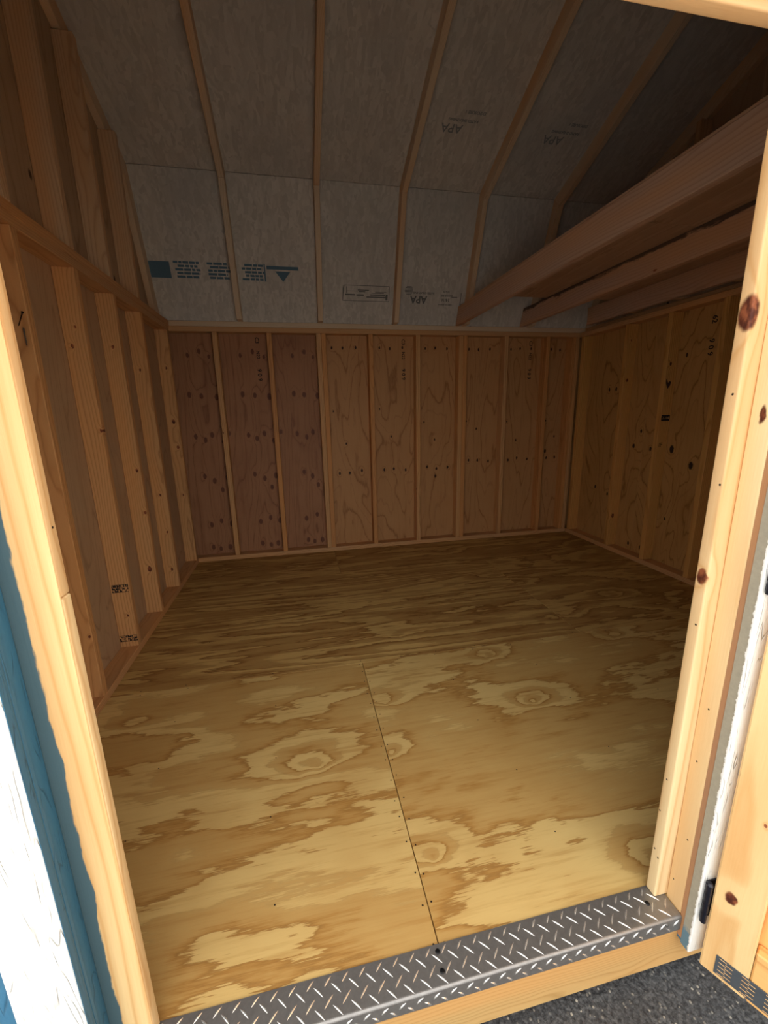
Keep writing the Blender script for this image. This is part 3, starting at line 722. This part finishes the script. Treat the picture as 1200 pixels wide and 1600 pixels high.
# siding sheets
board('siding_sheet', wf, (-0.02, 0.009, -0.07), (JL + 0.0070, 0.0198, 2.02), M['blue'], 'z', 0.004, 3)
board('siding_sheet', wf, (JR + 0.0008, 0.009, -0.07), (W + 0.02, 0.0198, 2.02), M['blue'], 'z', 0.001)
board('siding_edge', wf, (JR + 0.0002, 0.0085, -0.062), (JR + 0.004, 0.0200, 2.0), M['raw_edge'], 'z', 0.0008)
board('siding_sheet', wf, (JL + 0.0072, 0.009, HD + 0.035), (JR - 0.0005, 0.0198, 2.02), M['blue'], 'x', 0.001)
# trim boards
board('trim_board', wf, (JL - 0.088, -0.003, -0.10), (JL + 0.0085, 0.0085, 1.90), M['white'], 'z', 0.003, 3, label='white trim board left of the doorway, wood-grain relief')
to = board('trim_board', wf, (JR + 0.0005, -0.014, -0.072), (JR + 0.095, 0.0083, 1.90), M['white'], 'z', 0.002, 2, label='white trim board right of the doorway, grey along its edge')
board('trim_edge', wf, (JR - 0.0012, -0.0136, -0.0715), (JR + 0.0004, 0.0080, 1.899), M['trim_edge'], 'z', 0.0004)
board('trim_board', wf, (JL - 0.095, -0.012, 1.902), (JR + 0.095, 0.0083, 1.99), M['white'], 'x', 0.002)
board('blue_edge_band', wf, (JL + 0.0084, -0.0020, -0.10), (JL + 0.0095, 0.0088, 1.90), M['blue'], 'z', 0.0004, label='blue paint on the edge of the white trim')
board('blue_edge_band', wf, (JL - 0.001, 0.0200, 0.0), (JL + 0.0050, 0.0298, 1.95), M['blue'], 'z', 0.002)
# framing inside the front wall (behind the stops) and its plates
for x in (0.03, 0.35, 2.2, 2.65, 3.1, 3.55):
    board('stud', wf, (x, 0.0205, S), (x + S, 0.109, H), M['stud'], 'z')
for a, b in ((K + .001, XL - K - .001), (XR + K + .001, W - K - .001)):
    board('bottom_plate', wf, (a, 0.0203, 0.0005), (b, 0.1085, S - .0005), M['plate'], 'x')
board('top_plate', wf, (0.0, 0.0205, HD + K + 0.002), (W, 0.1085, T), M['plate'], 'x')
board('blocking', wf, (K, 0.0202, T + 0.0005), (W - K, 0.06, T + 0.03), M['plate'], 'x')
# siding skirt below the floor line at the left of the doorway
# small nails on the jambs
bm = bmesh.new()
def ndot(bm, fr, r=0.0022):
    bm.faces.new([bm.verts.new(fr @ Vector((r * math.cos(a), r * math.sin(a), 0))) for a in [k * math.pi / 3 for k in range(6)]])
for (y, z) in ((0.081, 0.136), (0.069, 0.121), (0.078, 0.345), (0.070, 0.75), (0.068, 1.05), (0.083, 0.25), (0.072, 1.22)):
    ndot(bm, mat_frame((XR - 0.0004, y, z), (0, 1, 0), (0, 0, 1)), 0.0024)
for (y, z) in ((0.05, 0.07), (0.045, 0.42), (0.034, 0.21), (0.040, 0.56)):
    ndot(bm, mat_frame((JR - 0.0004, y, z), (0, 1, 0), (0, 0, 1)))
for (y, z) in ((0.08, 0.45), (0.075, 0.90), (0.08, 0.15), (0.078, 1.05), (0.08, 0.30)):
    ndot(bm, mat_frame((XL + 0.0004, y, z), (0, 1, 0), (0, 0, 1)))
bm_obj('nail_heads', wf, bm, M['dark_steel'], kind='stuff')

# ================================================================== THRESHOLD (diamond plate)
th = thing('threshold_plate', 'bright aluminium diamond tread plate folded over the doorway sill', 'threshold', (1.19, 0.05, 0.0))
# folded section with a round nosing
prof = [(0.0895, 0.0), (0.0895, 0.0028)]
for k in range(6):
    a = math.pi / 2 * k / 5; prof.append((0.0195 - 0.006 * math.sin(a), 0.0028 - 0.006 + 0.006 * math.cos(a)))
prof += [(0.0135, -0.040), (0.0160, -0.040), (0.0162, -0.0035), (0.0195, 0.0)]
x0, x1 = JL + 0.002, JR - 0.0018
n = len(prof); vs = [(x0, a, b) for a, b in prof] + [(x1, a, b) for a, b in prof]
fs = [tuple(range(n)), tuple(range(n, 2 * n))[::-1]] + [(i, n + i, n + (i + 1) % n, (i + 1) % n) for i in range(n)]
pl = mesh_obj('plate', th, vs, fs, M['tread'], label='folded aluminium plate')
bm = bmesh.new(); bm.from_mesh(pl.data); bmesh.ops.recalc_face_normals(bm, faces=bm.faces); bm.to_mesh(pl.data); bm.free()
def lug(bm, fr, Ln=0.0285, w=0.0048, h=0.0017):
    """pressed lug: pointed lens with a raised ridge"""
    N = 6; top = []; lo = []; ro = []
    for i in range(N + 1):
        t_ = i / N; x = (t_ - 0.5) * Ln; q = math.sin(math.pi * t_) ** 0.8
        bow = 0.0016 * (1 - (2 * t_ - 1) ** 2) - 0.0008
        lo.append(bm.verts.new(fr @ Vector((x, bow - w / 2 * q - 1e-5, 0)))); ro.append(bm.verts.new(fr @ Vector((x, bow + w / 2 * q + 1e-5, 0))))
        top.append((bm.verts.new(fr @ Vector((x, bow - w / 5 * q - 1e-6, h * q))), bm.verts.new(fr @ Vector((x, bow + w / 5 * q + 1e-6, h * q)))))
    for i in range(N):
        bm.faces.new((lo[i], lo[i + 1], top[i + 1][0], top[i][0])); bm.faces.new((top[i][0], top[i + 1][0], top[i + 1][1], top[i][1])); bm.faces.new((top[i][1], top[i + 1][1], ro[i + 1], ro[i]))
bm = bmesh.new(); c45 = math.cos(math.radians(45))
pitch = 0.0378
for i in range(-15, 18):
    for (xo, y, s) in ((1.1690, 0.0645, -1), (1.1700, 0.0290, -1), (1.1512, 0.0800, 1), (1.1512, 0.0455, 1)):
        x = xo + i * pitch
        if y > 0.079: Ln_ = 0.022; yc = 0.0785
        else: Ln_ = 0.0285; yc = y
        if x0 + 0.012 < x < x1 - 0.012: lug(bm, mat_frame((x, yc, 0.0028), (1, s, 0), (-s, 1, 0)), Ln_)
    for (xo, z, s) in ((1.1512, -0.014, 1), (1.1700, -0.030, -1)):
        x = xo + i * pitch
        if x0 + 0.012 < x < x1 - 0.012: lug(bm, mat_frame((x, 0.0135, z), (1, 0, s), (-s, 0, 1)), 0.022)
bmesh.ops.recalc_face_normals(bm, faces=bm.faces)
bm_obj('tread_lugs', th, bm, plain('polished_lug', (226, 224, 220), 0.22, 0.75), kind='stuff')
def screw_head(parent, c, nrm_, mat, r=0.0058):
    bm = bmesh.new(); q = Vector(nrm_).to_track_quat('Z', 'Y').to_matrix().to_4x4(); q.translation = Vector(c)
    bmesh.ops.create_cone(bm, cap_ends=True, segments=14, radius1=r, radius2=r * 0.7, depth=0.0022, matrix=q @ Matrix.Translation((0, 0, 0.0011)))
    bmesh.ops.create_cone(bm, cap_ends=True, segments=6, radius1=r * 0.35, radius2=r * 0.3, depth=0.0006, matrix=q @ Matrix.Translation((0, 0, 0.0024)))
    return bm_obj('screw', parent, bm, mat)
for (x, y) in ((1.212, 0.076), (1.211, 0.041), (1.750, 0.055), (0.66, 0.055)): screw_head(th, (x, y, 0.0028), (0, 0, 1), M['black_screw'])
screw_head(th, (1.768, 0.0135, -0.011), (0, -1, 0), M['steel'], 0.004)

# ================================================================== DOOR LEAF, swung out to the right
U = Vector((0.463, -0.886, 0)).normalized(); Nn = Vector((-U.y, U.x, 0)) * -1      # Nn faces the camera side
if Nn.x > 0: Nn = -Nn
O = Vector((1.825, -0.030, 0.0))
door = struct('door_1', 'shed door swung outward: yellow pine frame, recessed panel, metal mending plate near the foot')
def dboard(name, u0, u1, z0, z1, n0, n1_, mat, along, bev=0.003, label=None, parent=None):
    """box in door coordinates: u along the leaf, n out of its inner face"""
    c = O + U * (u0 + u1) / 2 + Nn * (n0 + n1_) / 2 + Vector((0, 0, (z0 + z1) / 2))
    up = Vector((0, 0, 1))
    if along == 'z': ex, ey = up, U; dims = (z1 - z0, u1 - u0, n1_ - n0)
    else: ex, ey = U, up; dims = (u1 - u0, z1 - z0, n1_ - n0)
    m = mat_frame(c, ex, ey)
    bm = box_bm(*dims, bev); me = bpy.data.meshes.new(name); bm.to_mesh(me); bm.free(); me.materials.append(mat)
    o = bpy.data.objects.new(name, me); o.rotation_euler = m.to_euler(); o.location = m.translation; link(o, parent or door)
    if label: o['label'] = label
    return o
zm = (-0.085 + 1.755) / 2
mst = pine('door_stile_pine', (240, 210, 154), (208, 156, 94), 40.0, knots=[(0.150 - zm, 0.029 - 0.0415, 0.0100), (0.372 - zm, 0.055 - 0.0415, 0.003)], kface=(0, 1), rand_knots=0.97)
dboard('stile', 0.0, 0.083, -0.085, 1.755, -0.030, 0.0, mst, 'z', label='yellow pine stile with a torn brown knot')
dboard('stile', 1.150, 1.235, -0.085, 1.755, -0.030, 0.0, M['door_pine'], 'z')
dboard('bottom_rail', 0.084, 1.149, -0.085, 0.058, -0.030, -0.001, M['door_panel'], 'u')
dboard('middle_rail', 0.084, 1.149, 0.78, 0.90, -0.030, -0.001, M['door_panel'], 'u')
dboard('top_rail', 0.084, 1.149, 1.64, 1.755, -0.030, -0.001, M['door_panel'], 'u')
dboard('door_panel', 0.0, 1.235, -0.085, 1.755, -0.042, -0.0305, M['door_panel'], 'z', 0.001)
dboard('outer_trim', 0.0, 0.089, -0.085, 1.755, -0.060, -0.0425, M['white'], 'z')
# mending plate with punched slots
pu0, pu1, pz0, pz1 = 0.026, 0.27, -0.073, -0.020
pm = dboard('mending_plate', pu0, pu1, pz0, pz1, 0.0002, 0.0016, M['nail_plate'], 'u', 0.0003, label='grey perforated metal mending plate')
bm = bmesh.new()
fr = mat_frame(O + Nn * 0.0019, U, (0, 0, 1))
nrow = 9
for gcol in range(6):
    for r_ in range(nrow):
        z = pz0 + 0.004 + (pz1 - pz0 - 0.008) * r_ / (nrow - 1)
        u = pu0 + 0.006 + gcol * 0.040 + (0.011 if r_ % 2 else 0.0)
        if u + 0.012 < pu1: rect(bm, fr, u, z - 0.0009, u + 0.013, z + 0.0009)
me = bpy.data.meshes.new('plate_slots'); bm.to_mesh(me); bm.free(); me.materials.append(M['door_pine'])
so = bpy.data.objects.new('plate_slots', me); link(so, pm); so['kind'] = 'stuff'
so.matrix_parent_inverse = Matrix.LocRotScale(pm.location, pm.rotation_euler, (1, 1, 1)).inverted()
# hinges
def hinge(z0, z1):
    bm = bmesh.new(); cx, cy = 1.8205, -0.0225
    bmesh.ops.create_cone(bm, cap_ends=True, segments=16, radius1=0.0065, radius2=0.0065, depth=z1 - z0, matrix=Matrix.Translation((cx, cy, (z0 + z1) / 2)))
    for k in range(1, 4):
        zz = z0 + (z1 - z0) * k / 4
        bmesh.ops.create_cone(bm, cap_ends=True, segments=16, radius1=0.0072, radius2=0.0072, depth=0.002, matrix=Matrix.Translation((cx, cy, zz)))
    bmesh.ops.create_cone(bm, cap_ends=True, segments=12, radius1=0.0075, radius2=0.004, depth=0.005, matrix=Matrix.Translation((cx, cy, z1 + 0.0025)))
    m = mat_frame((cx + 0.03, -0.0155, (z0 + z1) / 2), (1, 0, 0), (0, 0, 1))
    bmesh.ops.create_cube(bm, size=1.0, matrix=m @ Matrix.Diagonal((0.06, z1 - z0, 0.003, 1)))
    bm_obj('hinge', door, bm, M['hinge'], label='black door hinge')
hinge(0.040, 0.150); hinge(0.855, 0.975); hinge(1.60, 1.71)

# ================================================================== LOFT
def stained():
    m = pine('stained_joist', (192, 160, 138), (158, 124, 104), 70.0, rand_knots=0.85)
    nt = m.node_tree; b = [n for n in nt.nodes if n.type == 'BSDF_PRINCIPLED'][0]
    class Q(NT):
        def __init__(s): s.m = m; s.t = nt; s.b = b
    t = Q(); o, c = t.obj(False); xs = t.xyz(o)
    n1 = t.noise(t.V('MULTIPLY', o, (7, 30, 30)), 1.0, 5.0, 0.7)
    e = t.M('ADD', xs[2], t.M('MULTIPLY', t.M('SUBTRACT', n1, 0.5), -0.09))
    mk = t.M('MULTIPLY', t.sstep(e, -0.040, -0.054), 0.85)
    old = b.inputs['Base Color'].links[0].from_socket
    t.put(b.inputs['Base Color'], t.mix(mk, old, lin((44, 38, 38))))
    return m
loft = thing('loft', 'storage loft at the right: reddish pine joists carrying a plywood deck under the roof', 'loft', (3.0, 1.55, 1.92))
JT = T + 0.140
def joist(x0, x1, label=None):
    # ends cut back under the slope of the lower rafters
    return board('joist', loft, (x0, D - 2.995, T + 0.0005), (x1, 2.945, JT), M['joist'], 'y', label=label)
def clipped_joist(x0, x1, label=None, mat=None):
    yb = F0.x - 0.0; ytop = F0.x + (JT - T) / (B0.y - T) * (B0.x - F0.x) + K
    prof = [Vector((D - foot.x + 0.004, T + 0.0005)), Vector((foot.x - 0.004, T + 0.0005)), Vector((ytop - 0.004, JT)), Vector((D - ytop + 0.004, JT))]
    return prism('joist', loft, prof, x0, x1, mat or M['joist'], label)
clipped_joist(2.366, 2.404, label='reddish pine joist at the open edge of the loft')
clipped_joist(2.962, 3.000, label='reddish pine joist in the middle of the loft, black stain along its top edge', mat=stained())
board('joist', loft, (W - K - S - 0.003, 0.16, T + 0.0005), (W - K - 0.003, 2.90, JT), M['joist'], 'y', label='reddish pine joist above the right wall')
dk = plywood('deck_ply', 63.0, (186, 152, 124), (156, 122, 96), (118, 86, 64), 9.0, gr=1, ac=0, sg=0.5, sa=3.0, contrast=0.5, lines=0.3)
sheet('deck_sheet', loft, (2.404 - 0.038, D - 2.64, JT + 0.0005), (W - K - .003, 1.35, JT + 0.011), dk)
sheet('deck_sheet', loft, (2.404 - 0.038, 1.3525, JT + 0.0005), (W - K - .003, 2.64, JT + 0.011), dk)

# ================================================================== SCREW left sticking out of the left wall
sc = thing('screw', 'dark steel screw half driven into the left stud nearest the doorway', 'screw', (0.055, 1.19, 1.53))
bm = bmesh.new()
p0 = Vector((0.055, 1.1975, 1.525)); p1 = Vector((0.098, 1.150, 1.557)); dv = (p1 - p0).normalized()
q = dv.to_track_quat('Z', 'Y').to_matrix().to_4x4(); q.translation = (p0 + p1) / 2; Ls = (p1 - p0).length
bmesh.ops.create_cone(bm, cap_ends=True, segments=10, radius1=0.0016, radius2=0.0019, depth=Ls, matrix=q)
bm_obj('shank', sc, bm, M['dark_steel'])
bm = bmesh.new(); q.translation = p1
bmesh.ops.create_cone(bm, cap_ends=True, segments=14, radius1=0.002, radius2=0.0045, depth=0.004, matrix=q)
bm_obj('screw_head', sc, bm, M['dark_steel'])
s2 = thing('hanging_screw', 'small bright threaded screw pointing down just below the dark half-driven one', 'screw', (0.07, 1.19, 1.49))
bm = bmesh.new(); bmesh.ops.create_cone(bm, cap_ends=True, segments=10, radius1=0.0008, radius2=0.0020, depth=0.062, matrix=Matrix.Translation((0.070, 1.1935, 1.487)))
bm_obj('shank', s2, bm, M['steel']); bm = bmesh.new()
for k in range(9):
    bmesh.ops.create_cone(bm, cap_ends=True, segments=10, radius1=0.0016 + k * .0001, radius2=0.0026 + k * .0001, depth=0.0028, matrix=Matrix.Translation((0.070, 1.1935, 1.462 + k * 0.0062)))
bm_obj('thread', s2, bm, M['steel'])

# ================================================================== GROUND outside
g = bpy.data.meshes.new('ground'); bm = bmesh.new(); bmesh.ops.create_grid(bm, x_segments=8, y_segments=8, size=20); bm.to_mesh(g); bm.free(); g.materials.append(M['asphalt'])
go = bpy.data.objects.new('ground', g); go.location = (1.5, 0.0, -0.20); link(go); go['kind'] = 'structure'; go['label'] = 'dark speckled asphalt outside the doorway'
